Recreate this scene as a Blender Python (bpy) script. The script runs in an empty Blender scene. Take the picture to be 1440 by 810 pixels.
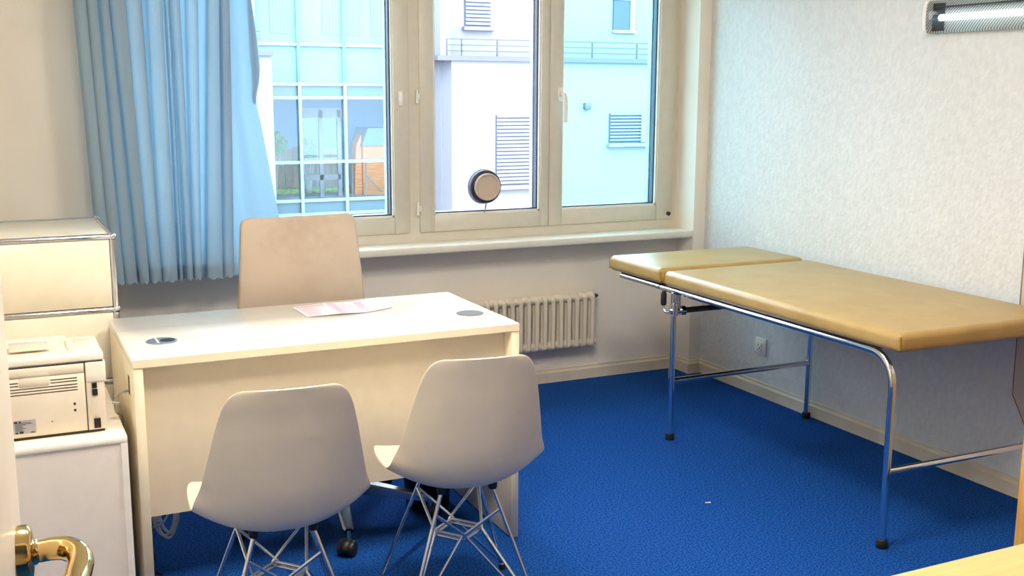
import bpy, bmesh, math, random
from math import sin, cos, pi, radians as R
from mathutils import Vector, Matrix
random.seed(7)
C = bpy.context.scene.collection
SC = bpy.context.scene

# ------------------------------------------------------------------ materials
def lin(c):
    return tuple(((v/255)/12.92 if v/255 <= .04045 else ((v/255+.055)/1.055)**2.4) for v in c)

def pmat(name, rgb, rough=.5, metal=0, rgb2=None, scale=20, bump=0, bscale=None, spec=.5, coat=0, detail=4, stretch=None, lo=.35, hi=.65, sheen=0):
    m = bpy.data.materials.new(name); m.use_nodes = True
    nt = m.node_tree; b = nt.nodes['Principled BSDF']
    c1 = (*lin(rgb), 1)
    b.inputs['Base Color'].default_value = c1
    b.inputs['Roughness'].default_value = rough
    b.inputs['Metallic'].default_value = metal
    b.inputs['Specular IOR Level'].default_value = spec
    b.inputs['Coat Weight'].default_value = coat
    b.inputs['Sheen Weight'].default_value = sheen
    tc = nt.nodes.new('ShaderNodeTexCoord'); mp = nt.nodes.new('ShaderNodeMapping')
    nt.links.new(tc.outputs['Object'], mp.inputs['Vector'])
    if stretch: mp.inputs['Scale'].default_value = stretch
    n = nt.nodes.new('ShaderNodeTexNoise'); n.inputs['Scale'].default_value = scale; n.inputs['Detail'].default_value = detail
    nt.links.new(mp.outputs['Vector'], n.inputs['Vector'])
    r = nt.nodes.new('ShaderNodeValToRGB')
    c2 = (*lin(rgb2), 1) if rgb2 else tuple(v*.96 for v in c1[:3]) + (1,)
    r.color_ramp.elements[0].color = c2; r.color_ramp.elements[1].color = c1
    r.color_ramp.elements[0].position = lo; r.color_ramp.elements[1].position = hi
    nt.links.new(n.outputs['Fac'], r.inputs['Fac']); nt.links.new(r.outputs['Color'], b.inputs['Base Color'])
    if bump:
        n2 = n
        if bscale:
            n2 = nt.nodes.new('ShaderNodeTexNoise'); n2.inputs['Scale'].default_value = bscale; n2.inputs['Detail'].default_value = 3
            nt.links.new(mp.outputs['Vector'], n2.inputs['Vector'])
        bp = nt.nodes.new('ShaderNodeBump'); bp.inputs['Strength'].default_value = bump; bp.inputs['Distance'].default_value = .004
        nt.links.new(n2.outputs['Fac'], bp.inputs['Height']); nt.links.new(bp.outputs['Normal'], b.inputs['Normal'])
    return m

def glassmat(name, tint, refl=.5, tint2=None):
    m = bpy.data.materials.new(name); m.use_nodes = True; nt = m.node_tree; nt.nodes.clear()
    o = nt.nodes.new('ShaderNodeOutputMaterial'); mx = nt.nodes.new('ShaderNodeMixShader')
    t = nt.nodes.new('ShaderNodeBsdfTransparent'); t.inputs['Color'].default_value = (*tint, 1)
    g = nt.nodes.new('ShaderNodeBsdfGlossy'); g.inputs['Roughness'].default_value = .01
    f = nt.nodes.new('ShaderNodeFresnel'); f.inputs['IOR'].default_value = 1.45
    k = nt.nodes.new('ShaderNodeMath'); k.operation = 'MULTIPLY'; k.inputs[1].default_value = refl
    nt.links.new(f.outputs[0], k.inputs[0]); nt.links.new(k.outputs[0], mx.inputs[0])
    nt.links.new(t.outputs[0], mx.inputs[1]); nt.links.new(g.outputs[0], mx.inputs[2]); nt.links.new(mx.outputs[0], o.inputs[0])
    return m

def emis(name, rgb, s):
    m = bpy.data.materials.new(name); m.use_nodes = True; nt = m.node_tree
    b = nt.nodes['Principled BSDF']; b.inputs['Base Color'].default_value = (.8, .8, .8, 1)
    b.inputs['Emission Color'].default_value = (*rgb, 1); b.inputs['Emission Strength'].default_value = s
    return m

def curtainmat():
    m = bpy.data.materials.new('blue_curtain_cloth'); m.use_nodes = True; nt = m.node_tree; nt.nodes.clear()
    o = nt.nodes.new('ShaderNodeOutputMaterial'); mx = nt.nodes.new('ShaderNodeMixShader'); mx.inputs[0].default_value = .20
    d = nt.nodes.new('ShaderNodeBsdfDiffuse'); t = nt.nodes.new('ShaderNodeBsdfTranslucent')
    tc = nt.nodes.new('ShaderNodeTexCoord'); mp = nt.nodes.new('ShaderNodeMapping'); mp.inputs['Scale'].default_value = (60, 60, 420)
    n = nt.nodes.new('ShaderNodeTexNoise'); n.inputs['Scale'].default_value = 2
    r = nt.nodes.new('ShaderNodeValToRGB')
    r.color_ramp.elements[0].color = (*lin((150, 170, 184)), 1); r.color_ramp.elements[1].color = (*lin((168, 186, 198)), 1)
    nt.links.new(tc.outputs['Object'], mp.inputs[0]); nt.links.new(mp.outputs[0], n.inputs['Vector']); nt.links.new(n.outputs['Fac'], r.inputs[0])
    nt.links.new(r.outputs[0], d.inputs['Color']); t.inputs['Color'].default_value = (*lin((146, 204, 236)), 1)
    tr = nt.nodes.new('ShaderNodeBsdfTransparent'); tr.inputs['Color'].default_value = (.55, .86, 1, 1)
    mx2 = nt.nodes.new('ShaderNodeMixShader'); mx2.inputs[0].default_value = .045
    nt.links.new(d.outputs[0], mx.inputs[1]); nt.links.new(t.outputs[0], mx.inputs[2])
    nt.links.new(mx.outputs[0], mx2.inputs[1]); nt.links.new(tr.outputs[0], mx2.inputs[2]); nt.links.new(mx2.outputs[0], o.inputs[0])
    return m

def prismat():
    """clear prismatic plastic: fine diagonal ribs"""
    m = bpy.data.materials.new('prismatic_clear_plastic'); m.use_nodes = True; nt = m.node_tree; nt.nodes.clear()
    o = nt.nodes.new('ShaderNodeOutputMaterial')
    tc = nt.nodes.new('ShaderNodeTexCoord'); mp = nt.nodes.new('ShaderNodeMapping'); mp.inputs['Rotation'].default_value = (R(45), 0, 0)
    w = nt.nodes.new('ShaderNodeTexWave'); w.bands_direction = 'Z'; w.inputs['Scale'].default_value = 34
    nt.links.new(tc.outputs['Object'], mp.inputs[0]); nt.links.new(mp.outputs[0], w.inputs['Vector'])
    t = nt.nodes.new('ShaderNodeBsdfTransparent'); t.inputs['Color'].default_value = (.97, .99, .99, 1)
    g = nt.nodes.new('ShaderNodeBsdfPrincipled'); g.inputs['Base Color'].default_value = (*lin((66, 74, 74)), 1); g.inputs['Roughness'].default_value = .15
    mx = nt.nodes.new('ShaderNodeMixShader')
    cr = nt.nodes.new('ShaderNodeValToRGB'); cr.color_ramp.elements[0].position = .4; cr.color_ramp.elements[1].position = .75
    cr.color_ramp.elements[0].color = (.03, .03, .03, 1); cr.color_ramp.elements[1].color = (.72, .72, .72, 1)
    nt.links.new(w.outputs['Fac'], cr.inputs[0]); nt.links.new(cr.outputs[0], mx.inputs[0])
    nt.links.new(t.outputs[0], mx.inputs[1]); nt.links.new(g.outputs[0], mx.inputs[2]); nt.links.new(mx.outputs[0], o.inputs[0])
    return m

def labelmat():
    m = pmat('rating_sticker', (150, 150, 158), .6); return m

M = dict(
    wall=pmat('wall_paint_cream', (242, 234, 221), .85, bump=.12, bscale=90, rgb2=(237, 228, 214), scale=3),
    chip=pmat('wall_woodchip_white', (222, 222, 220), .8, bump=.85, bscale=55, rgb2=(214, 214, 212), scale=40, stretch=(1, 1, .8)),
    ceil=pmat('ceiling_paint', (240, 238, 232), .9),
    carpet=pmat('blue_loop_carpet', (32, 94, 170), .95, rgb2=(3, 42, 112), scale=150, bump=.6, bscale=220, detail=5, spec=.1, sheen=.0, lo=.36, hi=.66),
    skirt=pmat('skirting_paint', (226, 214, 194), .5, rgb2=(205, 190, 166), scale=5, lo=.2, hi=.6),
    frame=pmat('window_frame_paint', (216, 209, 194), .4),
    sill=pmat('sill_paint', (236, 230, 216), .35),
    gasket=pmat('dark_rubber_gasket', (40, 52, 74), .5),
    spacer=pmat('alu_spacer', (150, 158, 170), .35, .6),
    whiteplastic=pmat('white_plastic', (240, 236, 226), .35),
    desktop=pmat('cream_white_laminate', (250, 247, 238), .2, coat=.3),
    deskside=pmat('cream_laminate', (236, 223, 196), .4),
    panel=pmat('beige_laminate', (220, 206, 182), .45),
    shell=pmat('chair_shell_plastic', (236, 224, 200), .42),
    chrome=pmat('chrome', (226, 228, 232), .1, 1),
    satin=pmat('satin_aluminium', (190, 196, 206), .25, 1),
    dark=pmat('black_plastic', (18, 18, 20), .45),
    darkgrey=pmat('charcoal_plastic', (52, 54, 58), .5),
    rubber=pmat('black_rubber', (14, 14, 15), .7),
    beigefabric=pmat('beige_fabric', (214, 188, 158), .9, rgb2=(202, 176, 146), scale=260, bump=.3, sheen=.2),
    usm=pmat('powder_coated_cream_steel', (246, 235, 212), .3),
    usmtop=pmat('light_grey_steel_top', (236, 230, 212), .28),
    cab=pmat('white_melamine', (240, 230, 218), .45),
    cabrim=pmat('white_edge_band', (248, 242, 230), .4),
    printer=pmat('printer_white_plastic', (244, 236, 220), .4),
    printergrey=pmat('printer_grey_plastic', (214, 206, 186), .45),
    printerback=pmat('printer_rear_plastic', (232, 219, 198), .45),
    slot=pmat('dark_slot', (70, 62, 54), .7),
    port=pmat('port_black', (30, 22, 18), .5),
    sticker=pmat('sticker_grey', (172, 168, 170), .6),
    stickerink=pmat('sticker_ink', (84, 82, 92), .6),
    stickerblack=pmat('sticker_black', (30, 28, 30), .6),
    brass=pmat('polished_brass', (226, 194, 128), .09, 1),
    door=pmat('door_paint_white', (242, 228, 208), .35),
    vinyl=pmat('mustard_vinyl', (184, 153, 94), .36, rgb2=(175, 143, 84), scale=9, bump=.12, bscale=14),
    vinylseam=pmat('mustard_vinyl_seam', (176, 132, 44), .45),
    rad=pmat('radiator_enamel', (232, 220, 200), .35),
    beech=pmat('beech_wood', (242, 196, 128), .4, rgb2=(236, 184, 112), scale=6, stretch=(1, 14, 14)),
    beechv=pmat('beech_wood_upright', (226, 168, 84), .4, rgb2=(206, 144, 62), scale=6, stretch=(14, 14, 1)),
    paper=pmat('leaflet_paper', (240, 228, 236), .8),
    ink=pmat('leaflet_print', (216, 194, 212), .8),
    ink2=pmat('leaflet_print_dark', (202, 182, 198), .8),
    cable=pmat('grey_cable', (150, 146, 132), .5),
    cablewhite=pmat('white_cable', (224, 228, 230), .4),
    cabledark=pmat('black_cable', (20, 24, 40), .5),
    ground=pmat('asphalt_grey', (168, 166, 160), .9, rgb2=(140, 140, 134), scale=4),
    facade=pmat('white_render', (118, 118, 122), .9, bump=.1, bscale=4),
    ledge=pmat('concrete_ledge', (84, 82, 92), .8),
    rail=pmat('grey_railing', (62, 66, 70), .5),
    blind=pmat('pale_blind_slat', (138, 140, 148), .5),
    blindgap=pmat('blind_shadow_glass', (58, 66, 84), .6),
    aqua=pmat('facade_mullion_aqua', (112, 138, 146), .4),
    spandrel=pmat('spandrel_blue_grey', (66, 88, 98), .25),
    upper=pmat('upper_glass_reflection', (96, 128, 136), .6, rgb2=(90, 124, 134), scale=.7),
    lobby=pmat('lobby_wall_blue', (134, 178, 212), .8),
    lobbyfloor=pmat('lobby_floor_grey', (150, 164, 170), .7, rgb2=(120, 132, 130), scale=1.5),
    leaf=pmat('shrub_leaf', (76, 140, 60), .7, rgb2=(46, 100, 44), scale=9),
    grass=pmat('grass', (142, 166, 84), .9, rgb2=(104, 136, 64), scale=12),
    timber=pmat('orange_timber', (214, 132, 66), .7, rgb2=(190, 108, 50), scale=3, stretch=(1, 1, 9)),
    slate=pmat('slate_roof', (96, 124, 156), .7),
    planter=pmat('grey_planter', (156, 152, 138), .8),
    vent=pmat('ventilator_beige', (206, 184, 166), .5),
    ventring=pmat('ventilator_dark', (44, 40, 62), .4),
    ventrim=pmat('ventilator_rim', (214, 218, 236), .4),
    tube=emis('fluorescent_tube', (1, 1, 1), .9),
    lampwhite=pmat('lamp_white', (238, 236, 230), .4),
    reflector=pmat('lamp_reflector', (226, 232, 232), .2),
    prism=prismat(),
    curtain=curtainmat(),
    beigepanel=pmat('pinkish_beige_board', (206, 190, 176), .7),
    boardedge=pmat('board_edge_brown', (126, 104, 88), .7),
    glass_a=glassmat('pane_cyan', (.92, .985, 1)),
    glass_b=glassmat('pane_clear', (.97, .97, 1)),
    glass_c=glassmat('pane_aqua', (.75, .98, 1)),
    glass_ext=glassmat('lobby_glass', (.93, .97, 1), .8),
    grommet=pmat('grommet_grey_plastic', (128, 130, 132), .9, spec=.05),
    fenceboard=pmat('weathered_fence_board', (150, 128, 108), .8, rgb2=(124, 106, 90), scale=4, stretch=(8, 8, 1)),
    barcover=pmat('blue_grey_bar_cover', (74, 88, 98), .5),
    bin=pmat('black_bin_plastic', (16, 16, 20), .5),
    litroom=emis('fill_lamp_glow', (1, .92, .80), 1),
)

# ------------------------------------------------------------------ mesh builder
class MB:
    def __init__(s): s.bm = bmesh.new(); s.mi = 0
    def _tag(s, faces, smooth=False):
        for f in faces: f.material_index = s.mi; f.smooth = smooth
    def box(s, a, b, bev=0, seg=2, mat=None, smooth=False):
        c = [(a[i]+b[i])/2 for i in range(3)]; d = [abs(b[i]-a[i]) for i in range(3)]
        t = bmesh.new(); bmesh.ops.create_cube(t, size=1)
        bmesh.ops.scale(t, vec=d, verts=t.verts)
        if bev: bmesh.ops.bevel(t, geom=t.edges[:], offset=bev, segments=seg, profile=.5, affect='EDGES')
        bmesh.ops.translate(t, vec=c, verts=t.verts)
        if mat is not None: bmesh.ops.transform(t, matrix=mat, verts=t.verts)
        s.merge(t, bool(bev) or smooth); return s
    def merge(s, t, smooth=False):
        mp = {}
        for v in t.verts: mp[v] = s.bm.verts.new(v.co)
        for f in t.faces:
            try: nf = s.bm.faces.new([mp[v] for v in f.verts])
            except ValueError: continue
            nf.material_index = s.mi; nf.smooth = smooth
        t.free()
    def tube(s, pts, r, n=10, closed=False, caps=True):
        pts = [Vector(p) for p in pts]; k = len(pts); rs = r if isinstance(r, (list, tuple)) else [r]*k
        rings = []; ref = None
        for i, p in enumerate(pts):
            if closed: t = pts[(i+1) % k]-pts[i-1]
            else: t = pts[min(i+1, k-1)]-pts[max(i-1, 0)]
            t.normalize()
            if ref is None:
                ref = Vector((0, 0, 1)) if abs(t.z) < .9 else Vector((1, 0, 0))
            u = ref - t*ref.dot(t)
            if u.length < 1e-5: u = t.orthogonal()
            u.normalize(); ref = u; w = t.cross(u)
            rings.append([s.bm.verts.new(p+(u*cos(2*pi*j/n)+w*sin(2*pi*j/n))*rs[i]) for j in range(n)])
        fs = []
        for i in range(k if closed else k-1):
            a, b = rings[i], rings[(i+1) % k]
            for j in range(n): fs.append(s.bm.faces.new((a[j], a[(j+1) % n], b[(j+1) % n], b[j])))
        s._tag(fs, True)
        if caps and not closed:
            s._cap(rings[0][::-1]); s._cap(rings[-1])
        return s
    def _cap(s, ring): s._tag([s.bm.faces.new([s.bm.verts.new(v.co) for v in ring])])
    def lathe(s, prof, axis='z', c=(0, 0, 0), n=24, smooth=True):
        rings = []
        for r, h in prof:
            ring = []
            for j in range(n):
                a = 2*pi*j/n; q = (r*cos(a), r*sin(a), h)
                if axis == 'x': q = (h, r*cos(a), r*sin(a))
                if axis == 'y': q = (r*sin(a), h, r*cos(a))
                ring.append(s.bm.verts.new((q[0]+c[0], q[1]+c[1], q[2]+c[2])))
            rings.append(ring)
        fs = []
        for a, b in zip(rings, rings[1:]):
            for j in range(n): fs.append(s.bm.faces.new((a[j], a[(j+1) % n], b[(j+1) % n], b[j])))
        s._tag(fs, smooth)
        s._cap(rings[0][::-1]); s._cap(rings[-1])
        return s
    def ball(s, c, r, n=14, sc=(1, 1, 1)):
        t = bmesh.new(); bmesh.ops.create_uvsphere(t, u_segments=n, v_segments=max(6, n//2+1), radius=r)
        bmesh.ops.scale(t, vec=sc, verts=t.verts); bmesh.ops.translate(t, vec=c, verts=t.verts); s.merge(t, True); return s
    def prism(s, poly, ax, lo, hi):
        """extrude a 2-D polygon along axis ax ('x': poly is (y,z); 'y': (x,z); 'z': (x,y))"""
        def P(p, h):
            return {'x': (h, p[0], p[1]), 'y': (p[0], h, p[1]), 'z': (p[0], p[1], h)}[ax]
        A = [s.bm.verts.new(P(p, lo)) for p in poly]; B = [s.bm.verts.new(P(p, hi)) for p in poly]; k = len(poly)
        s._tag([s.bm.faces.new(A[::-1]), s.bm.faces.new(B)] + [s.bm.faces.new((A[i], A[(i+1) % k], B[(i+1) % k], B[i])) for i in range(k)])
        return s
    def quad(s, *p):
        s._tag([s.bm.faces.new([s.bm.verts.new(q) for q in p])]); return s
    def grid(s, rows, smooth=True, wrap=False):
        V = [[s.bm.verts.new(p) for p in r] for r in rows]; fs = []
        for a, b in zip(V, V[1:]):
            k = len(a)
            for j in range(k if wrap else k-1): fs.append(s.bm.faces.new((a[j], a[(j+1) % k], b[(j+1) % k], b[j])))
        s._tag(fs, smooth); return s
    def build(s, name, mat, parent=None, normals=True):
        if normals: bmesh.ops.recalc_face_normals(s.bm, faces=s.bm.faces[:])
        me = bpy.data.meshes.new(name); s.bm.to_mesh(me); s.bm.free()
        for m in (mat if isinstance(mat, (list, tuple)) else [mat]): me.materials.append(m)
        o = bpy.data.objects.new(name, me); C.objects.link(o)
        if parent: o.parent = parent
        return o

def tag(o, label=None, cat=None, group=None, kind=None):
    for k, v in (('label', label), ('category', cat), ('group', group), ('kind', kind)):
        if v: o[k] = v
    return o
def thing(name, label, cat, loc=(0, 0, 0), rz=0, group=None):
    o = bpy.data.objects.new(name, None); C.objects.link(o); o.empty_display_size = .1
    o.location = loc; o.rotation_euler = (0, 0, rz); return tag(o, label, cat, group)
def copy_tree(o, parent=None):
    c = o.copy(); C.objects.link(c)
    if parent: c.parent = parent
    for ch in list(o.children): copy_tree(ch, c)
    return c
def bx(name, a, b, mat, parent=None, bev=0, seg=2):
    return MB().box(a, b, bev, seg).build(name, mat, parent)
def struct(o, label): return tag(o, label, None, None, 'structure')
def arc(c, r, a0, a1, n, plane='xz', h=0):
    out = []
    for i in range(n+1):
        a = a0+(a1-a0)*i/n; p, q = c[0]+r*cos(a), c[1]+r*sin(a)
        out.append({'xz': (p, h, q), 'yz': (h, p, q), 'xy': (p, q, h)}[plane])
    return out
def spline(pts, n=8):
    """Catmull-Rom through pts"""
    P = [Vector(p) for p in pts]; P = [P[0]*2-P[1]]+P+[P[-1]*2-P[-2]]; out = []
    for i in range(1, len(P)-2):
        for k in range(n):
            t = k/n; a, b, c, d = P[i-1:i+3]
            out.append(.5*((2*b)+(c-a)*t+(2*a-5*b+4*c-d)*t*t+(3*b-a-3*c+d)*t**3))
    out.append(P[-2]); return out

# ------------------------------------------------------------------ room shell
XL, XR, YW, YD, ZC = -.46, 3.385, 4.88, .30, 2.55     # left, right, window wall, door wall, ceiling
JR, JL, WF, WT = 3.314, .46, 4.905, 2.25              # window jambs, frame front plane, window top
SILL = .765
struct(bx('floor', (XL-.2, -1.7, -.2), (XR+.2, YW+.3, 0), M['carpet']), 'blue loop pile carpet floor')
struct(bx('ceiling', (XL-.2, -1.7, ZC), (XR+.2, YW+.3, ZC+.15), M['ceil']), 'white painted ceiling')
w = MB()
w.box((XL-.2, YW, 0), (XR+.2, YW+.3, SILL-.045)); w.box((XL-.2, YW, SILL-.045), (JL, YW+.3, ZC)); w.box((JR, YW, SILL-.045), (XR+.2, YW+.3, ZC)); w.box((JL, YW, WT), (JR, YW+.3, ZC))
struct(w.build('wall_window', M['wall']), 'cream painted window wall')
struct(bx('wall_right', (XR, -1.7, 0), (XR+.2, YW, ZC), M['chip']), 'white woodchip wall behind the couch')
struct(bx('wall_left', (XL-.2, -1.7, 0), (XL, YW, ZC), M['wall']), 'cream left wall')
w = MB(); w.box((XL, YD-.08, 0), (-.26, YD+.02, ZC)); w.box((1.25, YD-.08, 0), (XR, YD+.02, ZC)); w.box((-.26, YD-.08, 2.15), (1.25, YD+.02, ZC))
struct(w.build('wall_door', M['wall']), 'cream wall with the doorway')
struct(bx('wall_hall', (XL, -1.7, 0), (XR, -1.6, ZC), M['wall']), 'cream hall wall')
CX, CY = 3.314, 4.735
struct(bx('trim_1', (CX, CY, 0), (XR, YW, ZC), M['wall']), 'boxed-in pipe column in the room corner')
def skirt(name, path, label):
    """skirting: a 70 mm board with a bevelled top, swept along a floor path (room on its left)"""
    prof = [(0, 0), (.014, 0), (.014, .052), (.006, .06), (.006, .070), (0, .072)]
    P = [Vector((*p, 0)) for p in path]; rows = []
    for i, p in enumerate(P):
        d0 = (P[i]-P[i-1]).normalized() if i else None; d1 = (P[i+1]-P[i]).normalized() if i < len(P)-1 else None
        n0 = Vector((-d0.y, d0.x, 0)) if d0 else None; n1 = Vector((-d1.y, d1.x, 0)) if d1 else None
        if n0 and n1: m = (n0+n1); m = m/(m.dot(n0))
        else: m = n0 or n1
        rows.append([p+m*a+Vector((0, 0, h)) for a, h in prof])
    s = MB(); s.grid(rows, smooth=False); struct(s.build(name, M['skirt']), label)
skirt('baseboard_window', [(CX, YW), (XL, YW)], 'cream skirting board under the window')
skirt('baseboard_right', [(XR, YD), (XR, CY), (CX, CY), (CX, YW)], 'cream skirting board along the right wall')
# window sill
sl = MB(); sl.box((JL-.06, CY, SILL-.036), (JR, WF+.05, SILL), .006, 2)
struct(sl.build('trim_2', M['sill']), 'white window sill board')

# ------------------------------------------------------------------ windows
FB = .81                                          # bottom of the sashes
fr = MB()
fr.box((JL, WF, SILL), (JR, WF+.07, FB+.01)); fr.box((JL, WF, WT-.05), (JR, WF+.07, WT)); fr.box((JL, WF, FB+.01), (JL+.05, WF+.07, WT-.05))
fr.box((JR-.045, WF, FB+.01), (JR, WF+.07, WT-.05)); fr.box((1.80, WF, FB+.01), (1.90, WF+.069, WT-.05)); fr.box((2.52, WF, FB+.01), (2.575, WF+.069, WT-.05))
struct(fr.build('trim_3', M['frame']), 'cream outer window frame')
def sash(name, x0, x1, z0, z1, wl, wr, wb, wt, gmat, label):
    """casement: cream sash, white bead, dark gasket and one pane"""
    y0, y1 = WF-.012, WF+.05
    e = bpy.data.objects.new(name, None); C.objects.link(e); struct(e, label)
    s = MB(); gx0, gx1, gz0, gz1 = x0+wl, x1-wr, z0+wb, z1-wt
    s.box((x0, y0, z0), (gx0, y1, z1), .003, 1); s.box((gx1, y0, z0), (x1, y1, z1), .003, 1)
    s.box((gx0, y0+.001, z0), (gx1, y1, gz0), .003, 1); s.box((gx0, y0+.001, gz1), (gx1, y1, z1), .003, 1)
    s.build('sash_frame', M['frame'], e)
    g = MB(); t = .008
    for a, b in (((gx0, gz0), (gx0+t, gz1)), ((gx1-t, gz0), (gx1, gz1)), ((gx0, gz0), (gx1, gz0+t)), ((gx0, gz1-t), (gx1, gz1))):
        g.box((a[0], y0+.010, a[1]), (b[0], y0+.03, b[1]))
    g.build('glazing_bead', M['sill'], e)
    g = MB(); q = t-.001; t2 = t+.006
    for a, b in (((gx0+q, gz0+q), (gx0+t2, gz1-q)), ((gx1-t2, gz0+q), (gx1-q, gz1-q)), ((gx0+q, gz0+q), (gx1-q, gz0+t2)), ((gx0+q, gz1-t2), (gx1-q, gz1-q))):
        g.box((a[0], y0+.024, a[1]), (b[0], y0+.05, b[1]))
    g.build('gasket', M['gasket'], e)
    # outer reveal of the frame beyond the pane
    g = MB()
    for a, b in (((gx0-.012, gz0), (gx0+.014, gz1)), ((gx1-.016, gz0), (gx1+.012, gz1)), ((gx0, gz0-.01), (gx1, gz0+.01))):
        g.box((a[0], y1+.002, a[1]), (b[0], y1+.035, b[1]))
    g.build('outer_frame', M['spacer'], e)
    g = MB(); g.box((gx0+.004, y0+.030, gz0+.004), (gx1-.004, y0+.034, gz1-.004)); g.build('glass_pane', gmat, e)
    return e
w1 = sash('window_1', JL+.045, 1.81, FB, WT-.045, .075, .076, .078, .08, M['glass_a'], 'wide left casement behind the blue curtain')
w2 = sash('window_2', 1.862, 2.546, FB, WT-.045, .072, .045, .078, .08, M['glass_b'], 'middle casement with the round ventilator')
w3 = sash('window_3', 2.549, 3.285, FB, WT-.045, .072, .098, .078, .08, M['glass_c'], 'right casement with the lever handle')
for z in (.925, 1.45, 2.05):                       # hinges of the middle sash
    h = MB(); h.tube([(1.848, WF-.018, z-.032), (1.848, WF-.018, z+.032)], .007, 10); h.box((1.848, WF-.016, z-.014), (1.866, WF-.010, z+.014), .002, 1)
    h.build('hinge', M['whiteplastic'], w2)
h = MB(); h.box((1.757, WF-.024, 1.405), (1.779, WF-.010, 1.475), .006, 3); h.box((1.765, WF-.029, 1.425), (1.772, WF-.022, 1.455), .002, 1); h.build('latch_plate', M['whiteplastic'], w1)
h = MB(); h.box((2.588, WF-.026, 1.425), (2.616, WF-.010, 1.495), .006, 3); h.build('handle_rosette', M['whiteplastic'], w3)
h = MB(); h.tube(spline([(2.602, WF-.02, 1.46), (2.602, WF-.055, 1.46), (2.606, WF-.064, 1.445), (2.611, WF-.062, 1.39), (2.612, WF-.058, 1.325)], 5), [.011]*16+[.010]*5, 10)
h.build('handle_lever', M['whiteplastic'], w3)
h = MB(); h.lathe([(.011, WF-.024), (.009, WF-.008)], 'y', (3.258, 0, .84), 14); h.build('drill_plug', M['dark'], w3)
h = MB(); h.tube([(2.622, WF+.004, 1.13), (2.617, WF+.004, 1.04), (2.610, WF+.004, .93)], [.006, .005, .003], 8); h.build('sash_strip', M['slot'], w3)

# round ventilator set in the middle pane
vt = thing('window_ventilator', 'round ventilator with beige disc and dark ring set in the middle window pane', 'ventilator', (2.205, WF+.022, 1.017))
v = MB(); v.lathe([(.080, .062), (.085, .058), (.0875, .010), (.085, -.003), (.070, -.005)], 'y', (0, 0, 0), 40); v.build('outer_rim', M['ventrim'], vt)
v = MB(); v.lathe([(.081, -.005), (.081, -.030), (.074, -.036), (.06, -.036)], 'y', (0, 0, 0), 40); v.build('dark_ring', M['ventring'], vt)
v = MB(); v.lathe([(.066, -.030), (.066, -.052), (.062, -.056), (.057, -.053), (.054, -.047)], 'y', (0, 0, 0), 40); v.build('disc', M['vent'], vt)
v = MB(); v.tube(spline([(.0, -.03, -.078), (-.004, -.032, -.10), (-.012, -.032, -.125)], 4), .004, 6); v.build('pull_cord', M['cable'], vt)

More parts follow.
